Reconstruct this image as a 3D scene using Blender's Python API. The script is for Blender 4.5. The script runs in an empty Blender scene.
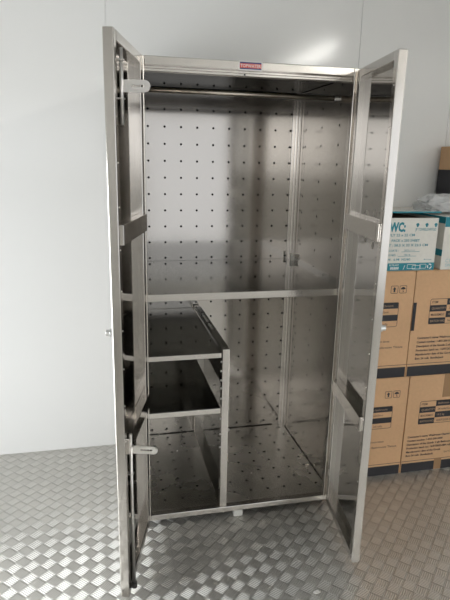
import bpy, bmesh, math, random
from mathutils import Vector, Matrix

random.seed(7)
scene = bpy.context.scene
COL = scene.collection
PI = math.pi
ZO = 0.03                      # floor lies 30 mm under the cabinet's bottom edge

# ------------------------------------------------------------------ materials
def new_mat(name):
    m = bpy.data.materials.new(name); m.use_nodes = True
    nt = m.node_tree
    return m, nt, nt.nodes['Principled BSDF']

def plain(name, col, rough=0.5, metal=0.0, spec=0.5):
    m, nt, b = new_mat(name)
    b.inputs['Base Color'].default_value = (*col, 1)
    b.inputs['Roughness'].default_value = rough
    b.inputs['Metallic'].default_value = metal
    b.inputs['Specular IOR Level'].default_value = spec
    return m

def steel(name, col, r0, r1, scale=(4, 4, 4), bump=0.0, edge=1.0):
    """stainless sheet: base colour constant, roughness mottled by noise"""
    m, nt, b = new_mat(name)
    N, L = nt.nodes, nt.links
    b.inputs['Base Color'].default_value = (*col, 1)
    b.inputs['Metallic'].default_value = 1
    b.inputs['Specular Tint'].default_value = (edge, edge, edge, 1)
    tc = N.new('ShaderNodeTexCoord'); mp = N.new('ShaderNodeMapping')
    mp.inputs['Scale'].default_value = scale
    L.new(tc.outputs['Object'], mp.inputs['Vector'])
    no = N.new('ShaderNodeTexNoise'); no.inputs['Scale'].default_value = 1.0
    no.inputs['Detail'].default_value = 4
    L.new(mp.outputs['Vector'], no.inputs['Vector'])
    mr = N.new('ShaderNodeMapRange')
    mr.inputs['From Min'].default_value = .3; mr.inputs['From Max'].default_value = .7
    mr.inputs['To Min'].default_value = r0; mr.inputs['To Max'].default_value = r1
    L.new(no.outputs['Fac'], mr.inputs['Value'])
    L.new(mr.outputs['Result'], b.inputs['Roughness'])
    if bump:
        n2 = N.new('ShaderNodeTexNoise'); n2.inputs['Scale'].default_value = 3.2
        n2.inputs['Detail'].default_value = 1
        L.new(tc.outputs['Object'], n2.inputs['Vector'])
        bp = N.new('ShaderNodeBump'); bp.inputs['Strength'].default_value = bump
        bp.inputs['Distance'].default_value = 0.01
        L.new(n2.outputs['Fac'], bp.inputs['Height'])
        L.new(bp.outputs['Normal'], b.inputs['Normal'])
    return m

M = {}
M['tube'] = steel('brushed_steel_tube', (.66, .63, .595), .13, .22, (7, 7, 2.5))
M['sheet'] = steel('steel_sheet', (.52, .495, .465), .10, .15, (3, 3, 3), .10)
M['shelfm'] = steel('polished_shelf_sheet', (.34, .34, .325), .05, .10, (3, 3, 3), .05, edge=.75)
M['sidem'] = steel('side_sheet', (.50, .47, .435), .15, .21, (3, 3, 3), .10)
M['railm'] = plain('worn_rail_tube', (.74, .67, .58), .32, 1)
M['scuff'] = steel('ground_spot', (.55, .53, .50), .35, .55, (90, 90, 90))
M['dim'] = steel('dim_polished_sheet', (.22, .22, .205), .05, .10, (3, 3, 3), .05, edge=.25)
M['dull'] = steel('scuffed_steel_sheet', (.72, .70, .665), .20, .32, (4, 4, 4), .08)
M['mirror'] = steel('polished_steel_sheet', (.47, .455, .435), .045, .09, (3, 3, 3), .05)
M['backing'] = plain('black_hole_backing', (.012, .012, .012), .9, 0, .1)  # shade inside the punched holes, painted as a black sheet and rims
M['chrome'] = plain('chrome', (.8, .8, .8), .12, 1)
M['zinc'] = plain('zinc_plated_rod', (.72, .70, .68), .3, 1)
M['plate'] = plain('bright_plate', (.86, .84, .80), .38, 1)
M['scrap'] = plain('grey_paper', (.45, .44, .42), .8)
M['weld'] = plain('burnt_weld', (.10, .09, .085), .5, .7)
M['dark'] = plain('dark_slot', (.03, .028, .026), .5)
M['foot'] = plain('white_plastic', (.75, .75, .72), .45)
M['st_white'] = plain('sticker_white', (.85, .84, .82), .4)
M['st_blue'] = plain('sticker_blue', (.03, .04, .17), .4)
M['st_red'] = plain('sticker_red', (.72, .08, .06), .4)
M['ink'] = plain('black_ink', (.022, .022, .028), .55)
M['kraft_ink'] = plain('kraft_lettering', (.42, .30, .20), .7)
M['teal'] = plain('teal_ink', (.012, .235, .30), .5)
M['teal_pale'] = plain('pale_teal_ink', (.30, .52, .56), .5)
M['tapem'] = plain('brown_packing_tape', (.36, .22, .115), .25)
M['card_in'] = plain('raw_cardboard', (.20, .13, .08), .85)

def kraft(name, col):
    m, nt, b = new_mat(name)
    N, L = nt.nodes, nt.links
    tc = N.new('ShaderNodeTexCoord')
    no = N.new('ShaderNodeTexNoise'); no.inputs['Scale'].default_value = 60; no.inputs['Detail'].default_value = 5
    L.new(tc.outputs['Object'], no.inputs['Vector'])
    n2 = N.new('ShaderNodeTexNoise'); n2.inputs['Scale'].default_value = 3; n2.inputs['Detail'].default_value = 2
    L.new(tc.outputs['Object'], n2.inputs['Vector'])
    ad = N.new('ShaderNodeMath'); ad.operation = 'MULTIPLY_ADD'; ad.inputs[1].default_value = .5
    L.new(no.outputs['Fac'], ad.inputs[0]); L.new(n2.outputs['Fac'], ad.inputs[2])
    cr = N.new('ShaderNodeValToRGB')
    cr.color_ramp.elements[0].position = .45; cr.color_ramp.elements[1].position = 1.0
    cr.color_ramp.elements[0].color = (*[c * .9 for c in col], 1)
    cr.color_ramp.elements[1].color = (*[min(1, c * 1.08) for c in col], 1)
    L.new(ad.outputs[0], cr.inputs['Fac']); L.new(cr.outputs['Color'], b.inputs['Base Color'])
    b.inputs['Roughness'].default_value = .7
    bp = N.new('ShaderNodeBump'); bp.inputs['Strength'].default_value = .06; bp.inputs['Distance'].default_value = .003
    L.new(n2.outputs['Fac'], bp.inputs['Height']); L.new(bp.outputs['Normal'], b.inputs['Normal'])
    return m
M['kraft'] = kraft('kraft_cardboard', (.64, .40, .225))
M['whitecard'] = kraft('white_cardboard', (.74, .73, .68))

def wall_mat(name, col):
    m, nt, b = new_mat(name)
    N, L = nt.nodes, nt.links
    b.inputs['Base Color'].default_value = (*col, 1)
    b.inputs['Roughness'].default_value = .14
    b.inputs['Specular IOR Level'].default_value = .4
    tc = N.new('ShaderNodeTexCoord')
    no = N.new('ShaderNodeTexNoise'); no.inputs['Scale'].default_value = 1.3; no.inputs['Detail'].default_value = 2
    L.new(tc.outputs['Object'], no.inputs['Vector'])
    bp = N.new('ShaderNodeBump'); bp.inputs['Strength'].default_value = .08; bp.inputs['Distance'].default_value = .01
    L.new(no.outputs['Fac'], bp.inputs['Height']); L.new(bp.outputs['Normal'], b.inputs['Normal'])
    return m
M['wall'] = wall_mat('painted_steel_panel', (.80, .80, .785))
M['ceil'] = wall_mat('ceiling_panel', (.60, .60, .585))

def checker_plate():
    """aluminium five-bar tread plate: raised bars come from a height function"""
    m, nt, b = new_mat('aluminium_tread_plate')
    N, L = nt.nodes, nt.links
    def mth(op, a, c=None, d=None):
        n = N.new('ShaderNodeMath'); n.operation = op
        for i, v in enumerate((a, c, d)):
            if v is None: continue
            if isinstance(v, (int, float)): n.inputs[i].default_value = v
            else: L.new(v, n.inputs[i])
        return n.outputs[0]
    tc = N.new('ShaderNodeTexCoord')
    mp = N.new('ShaderNodeMapping')
    p = .0615 / math.sqrt(2)
    # bring the bright cells onto x = 0, y = .046
    cx_, cy_ = 0.0, .046
    PLATE = (.5 - (cx_ - cy_)*math.sqrt(.5)/p, .5 - (cx_ + cy_)*math.sqrt(.5)/p, 0)
    mp.inputs['Scale'].default_value = (1 / p, 1 / p, 1)
    mp.inputs['Rotation'].default_value = (0, 0, PI / 4)
    mp.inputs['Location'].default_value = PLATE
    L.new(tc.outputs['Object'], mp.inputs['Vector'])
    sp = N.new('ShaderNodeSeparateXYZ'); L.new(mp.outputs['Vector'], sp.inputs[0])
    u, v = sp.outputs[0], sp.outputs[1]
    iu, iv = mth('FLOOR', u), mth('FLOOR', v)
    fu, fv = mth('SUBTRACT', mth('SUBTRACT', u, iu), .5), mth('SUBTRACT', mth('SUBTRACT', v, iv), .5)
    par = mth('FLOORED_MODULO', mth('ADD', iu, iv), 2.0)
    def mix(a, c): return mth('ADD', mth('MULTIPLY', a, mth('SUBTRACT', 1.0, par)), mth('MULTIPLY', c, par))
    al, ac = mix(fu, fv), mix(fv, fu)            # along the bars, across the bars
    # five bars across +-0.43, each a rounded ridge
    w = .172
    k = mth('ROUND', mth('DIVIDE', ac, w))
    d = mth('ABSOLUTE', mth('SUBTRACT', ac, mth('MULTIPLY', k, w)))
    ridge = mth('SUBTRACT', 1.0, mth('POWER', mth('DIVIDE', d, w * .44), 2.0))
    ends = mth('MULTIPLY', mth('SUBTRACT', .47, mth('ABSOLUTE', al)), 9.0)
    h = mth('MAXIMUM', mth('MINIMUM', mth('MULTIPLY', ridge, 1.0), ends), 0.0)
    h = mth('MINIMUM', h, .8)
    bp = N.new('ShaderNodeBump'); bp.inputs['Strength'].default_value = 1.0
    bp.inputs['Distance'].default_value = .0026
    L.new(h, bp.inputs['Height'])
    L.new(bp.outputs['Normal'], b.inputs['Normal'])
    no = N.new('ShaderNodeTexNoise'); no.inputs['Scale'].default_value = 5; no.inputs['Detail'].default_value = 5
    L.new(tc.outputs['Object'], no.inputs['Vector'])
    mr = N.new('ShaderNodeMapRange'); mr.inputs['From Min'].default_value = .3; mr.inputs['From Max'].default_value = .7
    mr.inputs['To Min'].default_value = .29; mr.inputs['To Max'].default_value = .38
    L.new(no.outputs['Fac'], mr.inputs['Value']); L.new(mr.outputs['Result'], b.inputs['Roughness'])
    cr = N.new('ShaderNodeMix'); cr.data_type = 'RGBA'
    cr.inputs['A'].default_value = (.47, .46, .425, 1); cr.inputs['B'].default_value = (.80, .785, .75, 1)
    L.new(mth('MINIMUM', mth('MULTIPLY', h, 1.3), 1.0), cr.inputs['Factor'])   # lighter bars, darker gaps: the tread's light and shade put into the colour
    L.new(cr.outputs['Result'], b.inputs['Base Color'])
    b.inputs['Metallic'].default_value = .85
    return m
M['plate_floor'] = checker_plate()

def plastic_film():
    m, nt, b = new_mat('milky_plastic_film')
    b.inputs['Base Color'].default_value = (.80, .81, .82, 1)
    b.inputs['Roughness'].default_value = .22
    b.inputs['Transmission Weight'].default_value = .35
    b.inputs['IOR'].default_value = 1.15
    return m
M['film'] = plastic_film()
M['glow'] = plain('lit_tube', (.9, .9, .9), .4)
_b = M['glow'].node_tree.nodes['Principled BSDF']; _b.inputs['Emission Color'].default_value = (1, .97, .92, 1); _b.inputs['Emission Strength'].default_value = 110

# ------------------------------------------------------------------ mesh builder
class MB:
    def __init__(s): s.v, s.f, s.m = [], [], []
    def add(s, verts, faces, mi=0, X=None):
        o = len(s.v)
        s.v += [tuple(X @ Vector(p)) if X else tuple(p) for p in verts]
        s.f += [tuple(o + i for i in f) for f in faces]; s.m += [mi] * len(faces)
        return s
    def box(s, a, b, mi=0, X=None):
        x0, y0, z0 = (min(a[i], b[i]) for i in range(3)); x1, y1, z1 = (max(a[i], b[i]) for i in range(3))
        v = [(x0,y0,z0),(x1,y0,z0),(x1,y1,z0),(x0,y1,z0),(x0,y0,z1),(x1,y0,z1),(x1,y1,z1),(x0,y1,z1)]
        f = [(0,3,2,1),(4,5,6,7),(0,1,5,4),(1,2,6,5),(2,3,7,6),(3,0,4,7)]
        return s.add(v, f, mi, X)
    def quad(s, p, mi=0, X=None): return s.add(p, [(0,1,2,3)], mi, X)
    def tube(s, p, q, r, n=12, mi=0):
        p, q = Vector(p), Vector(q); d = (q - p).normalized()
        a = d.orthogonal().normalized(); b = d.cross(a)
        v = []
        for c in (p, q):
            for i in range(n):
                t = 2*PI*i/n; v.append(c + a*(r*math.cos(t)) + b*(r*math.sin(t)))
        f = [(i, (i+1) % n, n+(i+1) % n, n+i) for i in range(n)] + [tuple(range(n-1,-1,-1)), tuple(range(n, 2*n))]
        return s.add(v, f, mi)
    def prism(s, pts, n, mi=0):
        """flat outline pts (3D, planar) pushed along the vector n"""
        k = len(pts); n = Vector(n)
        v = [Vector(p) for p in pts] + [Vector(p) + n for p in pts]
        f = [tuple(range(k-1,-1,-1)), tuple(range(k, 2*k))] + [(i,(i+1) % k,k+(i+1) % k,k+i) for i in range(k)]
        return s.add(v, f, mi)
    def build(s, name, mats, parent=None, loc=None, rotz=0, bevel=0, smooth=False):
        me = bpy.data.meshes.new(name); me.from_pydata(s.v, [], s.f); me.update()
        if not isinstance(mats, (list, tuple)): mats = [mats]
        for m in mats: me.materials.append(m)
        me.polygons.foreach_set('material_index', s.m)
        if smooth: me.polygons.foreach_set('use_smooth', [True]*len(me.polygons))
        bm = bmesh.new(); bm.from_mesh(me); bmesh.ops.recalc_face_normals(bm, faces=bm.faces); bm.to_mesh(me); bm.free()
        o = bpy.data.objects.new(name, me); COL.objects.link(o)
        if parent: o.parent = parent
        if loc: o.location = loc
        o.rotation_euler.z = rotz
        if bevel:
            md = o.modifiers.new('bevel', 'BEVEL'); md.width = bevel; md.segments = 2; md.limit_method = 'ANGLE'; md.angle_limit = math.radians(50)
            md.harden_normals = False
        return o

def tag(o, label=None, cat=None, group=None, kind=None):
    if label: o['label'] = label
    if cat: o['category'] = cat
    if group: o['group'] = group
    if kind: o['kind'] = kind
    return o
def empty(name, loc, rotz=0):
    o = bpy.data.objects.new(name, None); COL.objects.link(o)
    o.location = loc; o.rotation_euler.z = rotz; o.empty_display_size = .1
    return o

_txt = {}
def text_geo(s, bold=0.0):
    if (s, bold) in _txt: return _txt[(s, bold)]
    c = bpy.data.curves.new('t', 'FONT'); c.body = s; c.size = 1; c.offset = bold; c.resolution_u = 2
    o = bpy.data.objects.new('t', c); COL.objects.link(o)
    bpy.context.view_layer.update()
    dg = bpy.context.evaluated_depsgraph_get()
    me = bpy.data.meshes.new_from_object(o.evaluated_get(dg))
    v = [tuple(x.co) for x in me.vertices]; f = [tuple(p.vertices) for p in me.polygons]
    COL.objects.unlink(o); bpy.data.objects.remove(o); bpy.data.curves.remove(c); bpy.data.meshes.remove(me)
    _txt[(s, bold)] = (v, f)
    return v, f
def put_text(mb, s, x, z, cap, y=0.0, mi=0, bold=0.0, width=None):
    """lettering in the XZ plane, facing -Y; cap = capital height; width squeezes it"""
    v, f = text_geo(s, bold)
    if not v: return
    k = cap / .70
    x0 = min(p[0] for p in v); x1 = max(p[0] for p in v)
    kx = k if width is None else width / (x1 - x0)
    mb.add([(x + (p[0]-x0)*kx, y, z + p[1]*k) for p in v], f, mi)
def rect(mb, x0, z0, x1, z1, y=0.0, mi=0):
    mb.quad([(x0,y,z0),(x1,y,z0),(x1,y,z1),(x0,y,z1)], mi)
def rrect_pts(x0, z0, x1, z1, r, n=4):
    out = []
    for cx, cz, a in ((x1-r,z0+r,-90),(x1-r,z1-r,0),(x0+r,z1-r,90),(x0+r,z0+r,180)):
        for i in range(n+1):
            t = math.radians(a + 90*i/n); out.append((cx + r*math.cos(t), cz + r*math.sin(t)))
    return out
def rrect_line(mb, x0, z0, x1, z1, r, w, y=0.0, mi=0):
    a = rrect_pts(x0,z0,x1,z1,r); b = rrect_pts(x0+w,z0+w,x1-w,z1-w,max(r-w,.0005)); n = len(a)
    mb.add([(p[0],y,p[1]) for p in a+b], [(i,(i+1) % n,n+(i+1) % n,n+i) for i in range(n)], mi)

def perf_sheet(mb, O, U, V, w, h, cu, cv, r, t=.003, mi=0, mi2=0, slots=()):
    """sheet with punched round holes at every (cu, cv); O corner, U/V unit axes"""
    O, U, V = Vector(O), Vector(U), Vector(V); Nn = U.cross(V)
    cu = sorted(cu); cv = sorted(cv)
    def cuts(c, L):
        e = [0.0] + [(a+b)/2 for a, b in zip(c, c[1:])] + [L]
        return e
    eu, ev = cuts(cu, w), cuts(cv, h)
    P = lambda a, b, d=0.0: O + U*a + V*b - Nn*d
    for i, a in enumerate(cu):
        for j, b in enumerate(cv):
            a0, a1, b0, b1 = eu[i], eu[i+1], ev[j], ev[j+1]
            ring = [P(a + r*math.cos(PI/4*k), b + r*math.sin(PI/4*k)) for k in range(8)]
            ring2 = [p - Nn*t for p in ring]
            out = [P(a1,b),P(a1,b1),P(a,b1),P(a0,b1),P(a0,b),P(a0,b0),P(a,b0),P(a1,b0)]
            mb.add(out + ring, [(k,(k+1) % 8,8+(k+1) % 8,8+k) for k in range(8)], mi)
            mb.add(ring + ring2, [(k,(k+1) % 8,8+(k+1) % 8,8+k) for k in range(8)], mi2)

# ------------------------------------------------------------------ the cabinet
W, H, D = .852, 1.80, .705
T = .03
WF = .7955                     # inner edge of the right front post, which is deeper than the left one
HR = .8308                     # hinge line of the right door
cab = empty('steel_cabinet', (0, 0, ZO))
tag(cab, 'tall stainless steel cabinet standing open on the tread plate floor', 'cabinet')

fr = MB()
for x0, x1 in ((0, T), (WF, W)):
    fr.box((x0, 0, 0), (x1, T, H))                         # front posts
fr.box((T, 0, H - T), (WF, T, H))                           # top front rail
fr.box((T, .009, H - T - .019), (WF, T + .004, H - T - .008))  # lip under it
fr.box((T, .016, H - T - .010), (WF, T, H - T + .002))
fr.box((T, 0, 0), (WF, T, .025))                            # bottom front rail
fr.box((0, D - .02, 0), (T, D + .01, H)); fr.box((W - T, D - .03, 0), (W, D + .01, H))
for x0 in (0, W - T):
    fr.box((x0, T, 0), (x0 + T, D, .012)); fr.box((x0, T, H - .008), (x0 + T, D, H))
frame = fr.build('frame', M['tube'], cab, bevel=.003)

PITCH = .0784
cx = [.1004 + PITCH*k for k in range(-1, 10)]
rows = [1.6917 - PITCH*k for k in range(-1, 22)]
rows = [z for z in rows if .03 < z < 1.775]
bk = MB()
perf_sheet(bk, (.012, D, .015), (1,0,0), (0,0,1), W - .024, H - .03, [x - .012 for x in cx], [z - .015 for z in rows], .0056, mi2=1)
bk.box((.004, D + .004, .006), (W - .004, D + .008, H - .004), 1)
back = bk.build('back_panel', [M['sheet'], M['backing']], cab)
sy = [.205, .390, .583]
# the two side walls are one mesh each
def side(xs, name):
    s = MB()
    if xs > .4:
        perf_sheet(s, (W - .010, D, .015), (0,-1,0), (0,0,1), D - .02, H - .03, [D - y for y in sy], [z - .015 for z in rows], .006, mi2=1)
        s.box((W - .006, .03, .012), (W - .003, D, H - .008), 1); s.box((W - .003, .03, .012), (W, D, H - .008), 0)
    else:
        perf_sheet(s, (.010, .02, .015), (0,1,0), (0,0,1), D - .02, H - .03, [y - .02 for y in sy], [z - .015 for z in rows], .006, mi2=1)
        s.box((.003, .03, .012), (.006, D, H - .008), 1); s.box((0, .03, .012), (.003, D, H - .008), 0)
    return s.build(name, [M['sidem'], M['backing']], cab)
side(0, 'side_panel'); side(1, 'side_panel')
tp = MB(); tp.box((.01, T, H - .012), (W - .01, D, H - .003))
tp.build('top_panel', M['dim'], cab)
fy = [.425 + PITCH*k for k in range(-5, 4)]
fl = MB()
perf_sheet(fl, (.010, .025, .016), (1,0,0), (0,1,0), W - .02, D - .025, [x - .010 for x in cx], [y - .025 for y in fy if .03 < y < D - .01], .0068, mi2=1)
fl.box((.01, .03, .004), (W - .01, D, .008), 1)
fl.build('bottom_panel', [M['dull'], M['backing']], cab)
# weld bead and dents along the bottom joints
def bead(name, p, q, n, r):
    p, q = Vector(p), Vector(q); d = (q - p).normalized(); a = d.orthogonal().normalized(); b = d.cross(a)
    v, f = [], []
    for i in range(n + 1):
        c = p + (q - p)*i/n; rr = r*(.25 + 1.1*random.random())
        v += [c + a*rr*math.cos(2*PI*k/6) + b*rr*math.sin(2*PI*k/6) for k in range(6)]
        if i: f += [((i-1)*6+k, (i-1)*6+(k+1) % 6, i*6+(k+1) % 6, i*6+k) for k in range(6)]
    f += [tuple(range(5,-1,-1)), tuple(range(n*6, n*6+6))]
    m = MB(); m.add(v, f); m.build(name, M['weld'], cab, smooth=True)
bead('weld_seam', (.03, D - .001, .017), (.78, D - .001, .017), 70, .0036)
bead('weld_seam', (W - .011, .05, .017), (W - .011, D - .04, .017), 60, .0036)

# back corner post (the polished angle in the far right corner)
bp_ = MB()
bp_.box((.812, D - .012, .016), (.842, D - .001, H - .02)); bp_.box((.829, D - .055, .016), (.842, D - .012, H - .02))
bp_.build('corner_post', M['tube'], cab, bevel=.002)
sl = MB(); sl.box((.818, D - .060, .920), (.8415, D - .045, 1.0)); sl.tube((.826, D - .058, .92), (.826, D - .058, 1.0), .008, 12)
sl.build('shelf_bracket', M['plate'], cab, bevel=.003)

# middle shelf
ZS = .9705
ms = MB()
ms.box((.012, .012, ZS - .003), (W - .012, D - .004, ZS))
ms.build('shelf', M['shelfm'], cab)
lip = MB(); lip.box((T, .004, ZS - .028), (WF, .012, ZS)); lip.box((T, .004, ZS - .028), (WF, .03, ZS - .025))
lip.build('shelf_lip', M['tube'], cab, bevel=.0015)
fg = MB(); fg.box((W - .0125, .03, ZS), (W - .0105, D - .045, ZS + .016)); fg.build('shelf_flange', M['mirror'], cab)

# clothes rail
rd = MB(); rd.tube((.011, .25, 1.721), (W - .011, .25, 1.721), .0100, 16)
rod = rd.build('hanging_rail', M['railm'], cab, smooth=False)
for p in rod.data.polygons: p.use_smooth = len(p.vertices) == 4
for x0, x1 in ((.011, .022), (W - .024, W - .011)):
    rs = MB(); rs.tube((x0, .25, 1.722), (x1, .25, 1.722), .0125, 16); rs.build('rail_socket', M['chrome'], cab)

# small shelf rack welded into the lower left
PX0, PX1 = .323, .353
rack = empty('inner_rack', (0, 0, 0)); rack.parent = cab
for a in (.006, D - .045):
    m = MB(); m.box((PX0, a, .016), (PX1, a + .030, .737)); m.build('rack_post', M['tube'], rack, bevel=.002)
# top side rail, two slots cut through its upper face
m = MB(); sl_y = [(.275, .370), (.392, .535)]
m.box((PX0, .036, .700), (PX1, D - .045, .727))
ys = [.036] + [v for q in sl_y for v in q] + [D - .045]
for a, b in zip(ys[0::2], ys[1::2]): m.box((PX0, a, .727), (PX1, b, .737))
for a, b in sl_y:
    m.box((PX0, a, .727), (PX0 + .009, b, .737)); m.box((PX1 - .009, a, .727), (PX1, b, .737))
    m.box((PX0 + .009, a, .727), (PX1 - .009, b, .7285), 1)
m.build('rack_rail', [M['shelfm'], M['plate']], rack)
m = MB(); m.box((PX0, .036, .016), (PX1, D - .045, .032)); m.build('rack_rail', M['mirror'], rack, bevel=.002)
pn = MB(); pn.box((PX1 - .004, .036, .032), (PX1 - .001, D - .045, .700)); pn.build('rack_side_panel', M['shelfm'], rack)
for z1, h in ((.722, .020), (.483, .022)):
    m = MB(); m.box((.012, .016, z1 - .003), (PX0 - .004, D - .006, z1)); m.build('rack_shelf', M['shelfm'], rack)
    m = MB(); m.box((.012, .008, z1 - h), (PX0 - .004, .016, z1)); m.build('rack_shelf_lip', M['tube'], rack, bevel=.0015)
for z in (.30, .36, .43, .52, .565, .60, .64, .68):
    m = MB(); m.tube((PX0 - .003, .021, z), (PX0 + .001, .021, z), .004, 8); m.build('screw', M['zinc'], rack)

# sticker on the top rail
stk = MB()
stk.box((.358, -.0008, 1.770), (.444, 0, 1.8005), 0)
so_ = stk.build('sticker', M['st_white'], cab); stk = MB()
rect(stk, .3620, 1.7735, .4400, 1.7970, -.0010, 1)
rect(stk, .3620, 1.7775, .4400, 1.7922, -.0012, 2)
put_text(stk, 'TOPWATER', .3635, 1.7795, .0105, -.0015, 0, .02, width=.075)
stk.build('sticker_print', [M['st_white'], M['st_blue'], M['st_red']], so_)
tag(so_, 'red and blue sticker with white border')
rv = MB(); rv.tube((.383, .0085, 1.7565), (.383, .007, 1.7565), .003, 10); rv.build('rivet', M['dark'], cab)

# levelling feet
for fx, fy_ in ((.405, .018), (.06, .16), (W - .06, .16), (.06, D - .06), (W - .06, D - .06)):
    f = MB(); f.box((fx - .020, fy_ - .018, -ZO + .0005), (fx + .020, fy_ + .018, 0)) if fx == .405 else f.tube((fx, fy_, -ZO + .0005), (fx, fy_, 0), .014, 14)
    f.build('foot', M['foot'] if fx == .405 else M['dark'], cab, bevel=.003)

# ------------------------------------------------------------------ doors
def door(hx, hy, ang, s, L, zt):
    """local x runs from hinge to free edge, s*y from the outer to the inner face"""
    t = .03; z_ = .007
    d = MB()
    B = lambda mb, u0, n0, z0, u1, n1, z1, mi=0: mb.box((u0, s*n0, z0), (u1, s*n1, z1), mi)
    B(d, 0, 0, z_, t, t, zt); B(d, L - t, 0, z_, L, t, zt)
    B(d, t, 0, z_, L - t, t, z_ + t); B(d, t, 0, zt - t, L - t, t, zt)
    o = d.build('door', M['tube'], cab, loc=(hx, hy, 0), rotz=ang, bevel=.003)
    p = MB(); B(p, t - .001, .003, t - .001, L - t + .001, .007, zt - t + .001)
    p.build('door_panel', M['mirror'], o)
    for z0, z1 in ((1.215, 1.275), (.535, .590)):
        c = MB(); B(c, .004, .007, z0, L - t + .001, .038, z1)
        c.build('crossbar', M['tube'], o, bevel=.002)
    zk = .945 if s > 0 else .920
    k = MB()
    k.tube((L - .036, 0, zk), (L - .036, -s*.014, zk), .014, 16); k.tube((L - .036, -s*.014, zk), (L - .036, -s*.026, zk), .010, 16)
    k.build('lock_knob', M['chrome'], o, bevel=.001)
    for z in (.12, .9, 1.68):
        h = MB(); h.tube((-.004, -s*.004, z - .04), (-.004, -s*.004, z + .04), .005, 10); h.build('hinge', M['zinc'], o)
    if s < 0:
        for gu, gz, gr in ((.165, 1.292, .010), (.245, 1.296, .013), (.175, 1.196, .010), (.255, 1.188, .013)):
            gm = MB(); gm.tube((gu, s*.007, gz), (gu, s*.0075, gz), gr, 14); gm.build('grinding_mark', M['scuff'], o)
    for i in range(14):
        z = .1 + i*(zt - .2)/13
        r = MB(); r.tube((L - .012, s*(t - .001), z), (L - .012, s*(t + .0012), z), .0022, 8); r.build('weld_spot', M['plate'], o)
    return o
aL, aR, LD = .27, -.15, .390
dL = door(-.0053, -.0175, math.atan2(-math.cos(aL), -math.sin(aL)), 1, LD, 1.795)
dR = door(HR, -.0175, math.atan2(-math.cos(aR), math.sin(aR)), -1, LD, 1.792)

# flush bolts on the left door
def bolt(z0, z1, zp, guides, tail, hl, hh):
    u, n = .345, .038
    b = MB(); b.tube((u, n, z0), (u, n, z1), .0055, 12)
    o = b.build('flush_bolt', M['zinc'], dL)
    for p in o.data.polygons: p.use_smooth = len(p.vertices) == 4
    for z in guides:
        g = MB(); g.box((u - .008, .007, z - .005), (u + .008, .046, z - .001)); g.build('bolt_guide', M['zinc'], o, bevel=.001)
    # slotted handle plate standing out from the door
    pts = []
    for i in range(9):
        t = -PI/2 + PI*i/8; pts.append((n + hl - hh + hh*math.cos(t), zp + hh*math.sin(t)))
    pts = [(n - .004, zp - hh)] + pts + [(n - .004, zp + hh)]
    q = MB()
    # plate as a ring round the slot
    s0, s1, sh = n + hl*.35, n + hl - .018, .0032
    outer = [(n - .004, zp - hh), (s0, zp - hh), (s1, zp - hh)] + [(n + hl - hh + hh*math.cos(-PI/2 + PI*i/8), zp + hh*math.sin(-PI/2 + PI*i/8)) for i in range(9)] + [(s1, zp + hh), (s0, zp + hh), (n - .004, zp + hh)]
    y0, y1 = u - .0015, u + .0015
    def slab(poly): q.prism([(y0, a, c) for a, c in poly], (y1 - y0, 0, 0))
    slab([(n - .004, zp - hh), (s0, zp - hh), (s0, zp + hh), (n - .004, zp + hh)])
    slab([(s0, zp - hh), (s1, zp - hh), (s1, zp - sh), (s0, zp - sh)])
    slab([(s0, zp + sh), (s1, zp + sh), (s1, zp + hh), (s0, zp + hh)])
    slab([(s1, zp - hh)] + [(n + hl - hh + hh*math.cos(-PI/2 + PI*i/8), zp + hh*math.sin(-PI/2 + PI*i/8)) for i in range(9)] + [(s1, zp + hh)])
    q.build('bolt_handle', M['plate'] if tail else M['zinc'], o)
    if tail:
        e = MB(); e.tube((u, n, z0 - .001), (u, n, z0 + .02), .010, 12); e.build('bolt_tip', M['dark'], o)
    return o
bolt(1.552, 1.752, 1.655, (1.725, 1.625), False, .080, .016)
bolt(.012, .60, .545, (.56, .46), True, .088, .0135)

# ------------------------------------------------------------------ cartons
YF = .175
def icon_up(mb, x, z, s, y, mi):
    rrect_line(mb, x - s, z - s, x + s, z + s, s*.25, s*.12, y, mi)
    mb.add([(x - s*.5, y, z + s*.05), (x + s*.5, y, z + s*.05), (x, y, z + s*.7)], [(0,1,2)], mi)
    rect(mb, x - s*.22, z - s*.65, x + s*.22, z + s*.06, y, mi)
def icon_umb(mb, x, z, s, y, mi):
    rrect_line(mb, x - s, z - s, x + s, z + s, s*.25, s*.12, y, mi)
    pts = [(x + s*.68*math.cos(PI*i/10), y, z + s*.02 + s*.6*math.sin(PI*i/10)) for i in range(11)]
    mb.add(pts, [tuple(range(11))], mi)
    rect(mb, x - s*.07, z - s*.6, x + s*.07, z + s*.1, y, mi); rect(mb, x - s*.07, z - s*.65, x + s*.3, z - s*.5, y, mi)

def carton(name, x0, x1, y0, y1, z0, z1, mat, label, group=None, lean=0.0):
    w, d, h = x1 - x0, y1 - y0, z1 - z0
    root = empty(name, (x0, y0, z0 + ZO), 0)
    tag(root, label, 'box', group)
    b = MB()
    t = .004
    b.box((0, 0, .0), (w, d, h - .003))
    # four flaps meeting on the top: long pair above short pair
    b.box((.001, .0, h - .003), (w - .001, d/2 - .002, h)); b.box((.001, d/2 + .002, h - .003), (w - .001, d, h))
    b.build('carton_body', mat, root, bevel=.004)
    return root, w, d, h

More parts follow.
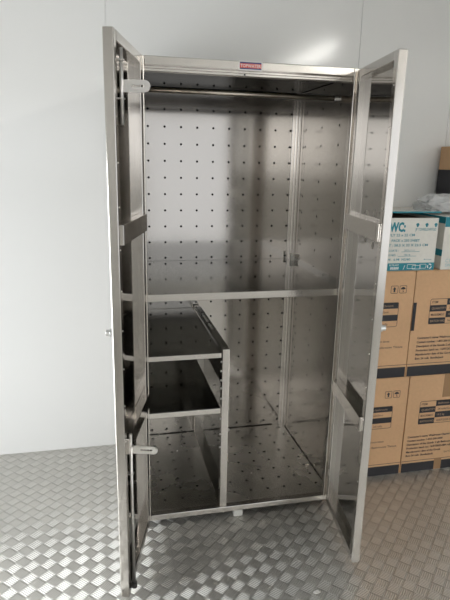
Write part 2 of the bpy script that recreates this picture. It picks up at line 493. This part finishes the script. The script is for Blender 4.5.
PARA = ["Contractor's name: Washroom Cleaning Products", "Contact number: 1-833-200-5000",
        "Description of the Goods: 2 ply Bathroom Tissue", "Production batch no.: 16/07/2020-088 rolls",
        "Manufacturing date of the Goods", "Box: 24 rolls  Bundle/pack"]
def brown_print(root, w, h, style, tx, slot=False, tape=False):
    e = -.0006
    p = MB()
    rect(p, .004, .0, w - .004, .050, e); rect(p, .0, .060, w, .0625, e)            # bottom band and fine line
    if style == 'end':          # symbols, right end of the table, two lines
        ox = tx
        icon_up(p, ox, h - .085, .018, e, 0); icon_umb(p, ox + .043, h - .085, .018, e, 0)
        x1 = ox + .030; x0 = x1 - .26; zt = h - .145; rh = .029
        rrect_line(p, x0, zt - 4*rh, x1, zt, .010, .0022, e, 0)
        for k in (0, 2): rect(p, x0 + .10, zt - (k + 1)*rh, x1 - (.002 if k else .003), zt - k*rh, e, 0)
        for k in (1, 3): rect(p, x0 + .002, zt - (k + 1)*rh, x0 + .10, zt - k*rh, e, 0)
        for k, s in enumerate(('2 ply bathroom', '24 rolls/box', '', 'Box 24 rolls')):
            if s: put_text(p, s, x0 + .135, zt - (k + .7)*rh, .011, e - .0004, 1 if k == 0 else 0, .0)
        put_text(p, 'Bathroom tissue', x1 - .125, h - .335, .010, e, 0, .01)
        put_text(p, '2 Ply Bathroom Tissue', x1 - .135, h - .365, .010, e, 0, .01, width=.175)
        put_text(p, 'No. of rolls 24', x1 - .19, h - .390, .009, e, 0)
    else:                       # the printed long face
        x0 = tx; x1 = x0 + .30; zt = h - .135; rh = .0305
        rrect_line(p, x0, zt - 4*rh, x1, zt, .010, .0022, e, 0)
        c = x0 + .088
        for k in range(4):
            a, b = (c, x1 - .002) if k % 2 == 0 else (x0 + .0015, c)
            rect(p, a, zt - (k + 1)*rh, b, zt - k*rh, e, 0)
        for k, (s, r) in enumerate(zip(('ITEM', 'QUANTITY', 'MEASUREMENT', 'BATCH NO.'), ('Bathroom tissue', '24 rolls/Carton', '10.5 kg', '16/07/2020-08 24'))):
            put_text(p, s, x0 + .010, zt - (k + .68)*rh, .0105, e - .0004, 1 if k % 2 else 0, .01, width=.070 if k == 2 else None)
            put_text(p, r, c + .012, zt - (k + .68)*rh, .0105, e - .0004, 0 if k % 2 else 1, .01)
        for k, s in enumerate(PARA):
            put_text(p, s, x0 - .047 + (.0), h - .327 - k*.0205, .0100, e, 0, .035, width=None)
        put_text(p, '2ply/32 rolls', x0 + .165, h - .425, .009, e, 0)
    if slot: rect(p, .000, h - .285, .017, h - .150, e)
    p.build('carton_print', [M['ink'], M['kraft_ink']], root)
    if tape:
        t = MB(); t.box((tape[0], -.0012, .0), (tape[1], -.0002, .062)); t.build('packing_tape', M['tapem'], root)
        t = MB(); t.box((tape[0], -.0012, h - .12), (tape[1] + .05, -.0002, h + .001)); t.build('packing_tape', M['tapem'], root)

G1 = 'brown cartons stacked beside the cabinet'
ZB, ZM, ZT = -.03, .488, 1.000
r, w, d, h = carton('cardboard_carton', .866, 1.276, YF, YF + .53, ZB, ZM - .002, M['kraft'], 'brown carton on the floor, half hidden behind the right cabinet door, arrow and umbrella symbols', G1)
brown_print(r, w, h, 'end', .308)
r, w, d, h = carton('cardboard_carton', 1.281, 1.711, YF, YF + .53, ZB, ZM - .002, M['kraft'], 'brown carton on the floor at the right, tape at its lower edge, printed table', G1)
brown_print(r, w, h, 'long', .068, tape=(.185, .225))
r, w, d, h = carton('cardboard_carton', .860, 1.250, YF, YF + .53, ZM, ZT, M['kraft'], 'upper brown carton under the teal printed white carton, next to the cabinet door', G1)
brown_print(r, w, h, 'end', .290)
r, w, d, h = carton('cardboard_carton', 1.2535, 1.6835, YF, YF + .53, ZM, ZT, M['kraft'], 'upper brown carton with a black strip on its left edge, at the right', G1)
brown_print(r, w, h, 'long', .086, slot=True)

# white cartons
def white_carton(x0, x1, z0, z1, label, open_top):
    w, d, h = x1 - x0, .54, z1 - z0
    root = empty('white_carton', (x0, YF, z0 + ZO)); tag(root, label, 'box', 'white paper towel cartons')
    b = MB(); t = .004
    if open_top:
        b.box((0,0,0),(w,t,h)); b.box((0,d-t,0),(w,d,h)); b.box((0,t,0),(t,d-t,h)); b.box((w-t,t,0),(w,d-t,h)); b.box((t,t,0),(w-t,d-t,t))
    else:
        b.box((0,0,0),(w,d,h))
    b.build('carton_body', M['whitecard'], root, bevel=.002)
    return root, w, d, h
r, w, d, h = white_carton(1.005, 1.335, ZT + .001, 1.236, 'white carton with large teal WC lettering, lid lifted, on top of brown cartons', True)
i_ = MB(); i_.box((.005, .02, .05), (w - .005, d - .02, h - .012)); i_.build('inner_flap', M['card_in'], r)
fp = MB()
X = Matrix.Translation((0, d, h + .002)) @ Matrix.Rotation(-math.radians(2.2), 4, 'X')
fp.box((.0, -d, 0), (w + .008, 0, .004), 0, X); fp.box((.0, -d - .001, -.001), (w + .008, -d + .012, .0052), 1, X)
fp.build('lid', [M['whitecard'], M['teal']], r)
p = MB(); e = -.0006
def wt(s, x, z, cap, wd=None, bold=.01, mi=0): put_text(p, s, x - 1.005, z - 1.001, cap, e, mi, bold, width=wd)
wt('WC:', 1.096, 1.178, .038, .078, .05)
for xx in (1.232, 1.277, 1.322):
    x, z = xx - 1.005, 1.207 - 1.001
    pts = [(x + .008*math.cos(2*PI*i/8), e, z + .007*math.sin(2*PI*i/8)) for i in range(8)]; p.add(pts, [tuple(range(8))], 0)
    rect(p, x - .004, z - .011, x + .004, z - .005, e)
wt('JP TOWELS/WFGD', 1.222, 1.180, .012, .104, .01)
wt('PLY 22 x 22 CM', 1.098, 1.156, .0105, .124, .02)
wt('PACK x 250 SHEET', 1.112, 1.132, .0105, .138, .02)
wt('T : 58.5 X 33 X 23.5 CM', 1.100, 1.111, .0105, .192, .02)
wt('N DATE :', 1.098, 1.088, .009, .052, .02); rect(p, 1.165-1.005, 1.086-1.001, 1.255-1.005, 1.0875-1.001, e); wt('2020.11.11', 1.178, 1.0895, .007, .05)
wt('N NO. :', 1.098, 1.068, .009, .050, .02); rect(p, 1.150-1.005, 1.066-1.001, 1.240-1.005, 1.0675-1.001, e); wt('4616', 1.18, 1.0695, .007, .03)
wt('W.  6.98  N2/80', 1.098, 1.048, .009, .114, .02); wt('Made of paper', 1.28, 1.0485, .005, .04)
rect(p, 0, .001, w, .035, e)
e = -.0010
wt('RE PLANT', 1.112, 1.0235, .0075, .047, .01, 1); wt('88888', 1.117, 1.0075, .0115, .042, .02, 1)
wt('/', 1.180, 1.006, .020, .010, .0, 1)
rrect_line(p, 1.20-1.005, .0085, 1.242-1.005, .029, .003, .0018, e, 1); rrect_line(p, 1.225-1.005, .006, 1.268-1.005, .024, .003, .0018, e, 1)
rrect_line(p, 1.262-1.005, .0085, 1.295-1.005, .029, .003, .0018, e, 1)
for k in range(3):
    a0 = 2*PI*k/3 + .5; cxr, czr = 1.312 - 1.005, .018
    pts = [(cxr + rr*math.cos(a0 + tt), e, czr + rr*math.sin(a0 + tt)) for tt, rr in ((0,.0125),(.8,.0125),(1.5,.0125),(1.5,.0075),(.8,.0075),(0,.0075))]
    p.add(pts, [(0,1,4,5),(1,2,3,4)], 1)
p.build('carton_print', [M['teal'], M['st_white']], r)

r, w, d, h = white_carton(1.369, 1.800, ZT + .001, 1.240, 'white carton with teal top band at the right edge, beside the lettered carton', False)
p = MB(); e = -.0006
rect(p, 0, h - .044, w, h, e); 
for a, b in ((h - .030, h), (.062, .092)): p.quad([(e, 0, a), (e, d, a), (e, d, b), (e, 0, b)])
p.build('carton_print', [M['teal']], r)
p = MB(); put_text(p, 'CTN', .022, .034, .016, -.0006, 0, -.005); put_text(p, 'SW', .024, .014, .014, -.0006, 0, .0)
p.build('carton_lettering', [M['teal_pale']], r)

# brown carton with black base on top, at the edge of the picture
x0, y0, z0 = 1.650, .46, 1.2405
root = empty('black_banded_carton', (x0, y0, z0 + ZO)); tag(root, 'brown carton with black lower half on top of the white cartons, at the right edge', 'box')
b = MB(); b.box((0,0,0),(.24,.235,.318)); b.build('carton_body', M['kraft'], root, bevel=.003)
b = MB(); b.box((-.0008,-.0008,.001),(.2408,.2358,.20)); b.build('black_band', M['ink'], root)

# crumpled plastic bag on the white cartons
bm = bmesh.new()
bmesh.ops.create_icosphere(bm, subdivisions=4, radius=1)
from mathutils import noise
for v in bm.verts:
    c = v.co.copy()
    n = noise.noise(c*2.3 + Vector((3,1,7)))*.30 + abs(noise.noise(c*5.1))*.22 - abs(noise.noise(c*9.0 + Vector((5,5,5))))*.10
    c *= 1 + n
    v.co = Vector((c.x*.150, c.y*.085, max(c.z, -.42)*.056))
zmin = min(v.co.z for v in bm.verts)
for v in bm.verts: v.co.z -= zmin
me = bpy.data.meshes.new('plastic_bag'); bm.to_mesh(me); bm.free()
me.materials.append(M['film'])
bag = bpy.data.objects.new('plastic_bag', me); COL.objects.link(bag)
bag.location = (1.47, .325, 1.2545 + ZO)
tag(bag, 'crumpled milky plastic bag lying on top of the white cartons', 'bag')

# scrap on the floor
s = MB()
pts = []
for i in range(9):
    t = 2*PI*i/9; rr = .007 + .005*random.random(); pts.append((rr*1.5*math.cos(t), rr*math.sin(t), .002 + .006*random.random()))
s.add(pts + [(0,0,.010)], [(i, (i+1) % 9, 9) for i in range(9)]); s.add([(p[0],p[1],.0005) for p in pts] + pts, [(i,(i+1) % 9,9+(i+1) % 9,9+i) for i in range(9)])
tag(s.build('paper_scrap', M['scrap'], loc=(.579, -.469, 0)), 'tiny white paper scrap on the tread plate floor', 'scrap')

# ------------------------------------------------------------------ the room
X0, X1, Y0, Y1, ZC = -1.75, 3.0, -3.7, .720, 2.62
def struct(mb, name, mat, **k): return tag(mb.build(name, mat, **k), kind='structure')
f = MB(); f.quad([(X0 - .1,Y0 - .1,0),(X1 + .1,Y0 - .1,0),(X1 + .1,Y1 + .1,0),(X0 - .1,Y1 + .1,0)]); 
f.box((X0 - .1,Y0 - .1,-.05),(X1 + .1,Y1 + .1,-.004))
struct(f, 'floor', M['plate_floor'])
g = MB(); g.box((.094,Y0,.0003),(.0955,.70,.0008)); struct(g, 'trim_1', M['scrap'])
def panels(name, along, a0, a1, fixed, zt, seams, outward):
    mb = MB(); e = [a0] + seams + [a1]; g = .0022
    for i in range(len(e) - 1):
        lo, hi = e[i] + (g if i else 0), e[i+1] - (g if i < len(e) - 2 else 0)
        if along == 'x': mb.box((lo, fixed, 0), (hi, fixed + outward*.05, zt))
        else: mb.box((fixed, lo, 0), (fixed + outward*.05, hi, zt))
    if along == 'x': mb.box((a0, fixed + outward*.004, 0), (a1, fixed + outward*.06, zt))
    else: mb.box((fixed + outward*.004, a0, 0), (fixed + outward*.06, a1, zt))
    return struct(mb, name, M['wall'], bevel=.0015)
panels('wall_back', 'x', X0 - .06, X1 + .06, Y1, ZC, [-1.235, -.078, 1.150, 1.690, 2.60], 1)
panels('wall_right', 'y', Y0, Y1, X1, ZC, [-2.5, -1.3, -.2], 1)
# left wall with a doorway of daylight
LY0, LY1, LZ = -1.3, -.1, 1.45
m = MB()
m.box((X0 - .06, Y0, 0), (X0, LY0, ZC)); m.box((X0 - .06, LY1, 0), (X0, Y1, ZC)); m.box((X0 - .06, LY0, LZ), (X0, LY1, ZC))
struct(m, 'wall_left', M['wall'])
m = MB(); m.box((X0 - .07, LY0 - .04, 0), (X0 + .012, LY0, LZ + .04)); m.box((X0 - .07, LY1, 0), (X0 + .012, LY1 + .04, LZ + .04)); m.box((X0 - .07, LY0, LZ), (X0 + .012, LY1, LZ + .04))
struct(m, 'trim_2', M['tube'])
# front wall (behind the camera) with a window
FX0, FX1, FZ0, FZ1 = .40, 1.50, .43, 2.08
m = MB()
GX0, GX1, GZ0, GZ1 = 1.53, 2.85, .43, 2.08  # unseen opening added for the right-hand fill light
HX0, HX1, HZ0, HZ1 = -1.35, .20, 1.38, 2.08
m.box((X0, Y0 - .06, 0), (HX0, Y0, ZC)); m.box((HX1, Y0 - .06, 0), (FX0, Y0, ZC)); m.box((HX0, Y0 - .06, 0), (HX1, Y0, HZ0)); m.box((HX0, Y0 - .06, HZ1), (HX1, Y0, ZC)); m.box((FX1, Y0 - .06, 0), (GX0, Y0, ZC)); m.box((GX1, Y0 - .06, 0), (X1, Y0, ZC)); m.box((GX0, Y0 - .06, 0), (GX1, Y0, GZ0)); m.box((GX0, Y0 - .06, GZ1), (GX1, Y0, ZC)); m.box((FX0, Y0 - .06, 0), (FX1, Y0, FZ0)); m.box((FX0, Y0 - .06, FZ1), (FX1, Y0, ZC))
struct(m, 'wall_front', M['wall'])
m = MB(); m.box((X0 - .06, Y0 - .06, ZC), (X1 + .06, Y1 + .06, ZC + .05)); struct(m, 'ceiling', M['ceil'])

# ceiling tube light behind the camera, seen only as a soft gleam in the wall
def tube_light(loc, rz, label):
    lamp = empty('ceiling_tube_light', loc, rz); tag(lamp, label, 'lamp')
    m = MB(); m.box((-.035, -.78, -.05), (.035, .78, -.001)); m.build('lamp_housing', M['st_white'], lamp, bevel=.004)
    m = MB(); m.tube((0, -.74, -.066), (0, .74, -.066), .014, 12); m.build('lamp_tube', M['glow'], lamp, smooth=True)
tube_light((2.05, -2.45, ZC), 0, 'lit fluorescent tube under the ceiling, its gleam showing on the wall above the cabinet')

# ------------------------------------------------------------------ light
def area(name, loc, rot, sx, sy, power, col):
    l = bpy.data.lights.new(name, 'AREA'); l.shape = 'RECTANGLE'; l.size = sx; l.size_y = sy; l.energy = power; l.color = col
    o = bpy.data.objects.new(name, l); COL.objects.link(o); o.location = loc; o.rotation_euler = rot; return o
area('doorway_daylight', (X0 - .03, (LY0 + LY1)/2, LZ/2), (0, -PI/2, 0), LZ, LY1 - LY0, 32, (.945, .975, 1.0))
area('window_daylight', ((FX0 + FX1)/2, Y0 - .03, (FZ0 + FZ1)/2), (PI/2, 0, 0), FX1 - FX0, FZ1 - FZ0, 1.95, (1.0, .94, .87))
area('added_window_fill', ((GX0 + GX1)/2, Y0 - .03, (GZ0 + GZ1)/2), (PI/2, 0, 0), GX1 - GX0, GZ1 - GZ0, 4.2, (1.0, .98, .94))  # added fill for the cartons and the right of the floor
area('high_window_daylight', ((HX0 + HX1)/2, Y0 - .03, (HZ0 + HZ1)/2), (PI/2, 0, 0), HX1 - HX0, HZ1 - HZ0, 3.8, (1.0, .975, .93))
w = bpy.data.worlds.new('overcast'); scene.world = w; w.use_nodes = True
w.node_tree.nodes['Background'].inputs['Color'].default_value = (.85, .92, 1, 1)
w.node_tree.nodes['Background'].inputs['Strength'].default_value = .6

# ------------------------------------------------------------------ camera
cam = bpy.data.cameras.new('camera'); co = bpy.data.objects.new('camera', cam); COL.objects.link(co)
yaw, pit, rol = .2269, -.2507, .0207
fw = Vector((math.sin(yaw)*math.cos(pit), math.cos(yaw)*math.cos(pit), math.sin(pit)))
rt = fw.cross(Vector((0,0,1))).normalized(); up = rt.cross(fw)
r2 = rt*math.cos(rol) + up*math.sin(rol); u2 = up*math.cos(rol) - rt*math.sin(rol)
mw = Matrix((r2, u2, -fw)).transposed().to_4x4(); mw.translation = Vector((-.1283, -1.9693, 1.4592 + ZO))
co.matrix_world = mw
cam.sensor_fit = 'VERTICAL'; cam.sensor_height = 24; cam.lens = 24*540.61/600; cam.clip_start = .02
scene.camera = co
scene.view_settings.view_transform = 'Standard'; scene.view_settings.look = 'None'
scene.view_settings.gamma = 1; scene.view_settings.use_curve_mapping = False
scene.view_settings.exposure = 0.3
scene.cycles.max_bounces = 12; scene.cycles.glossy_bounces = 8; scene.cycles.diffuse_bounces = 6
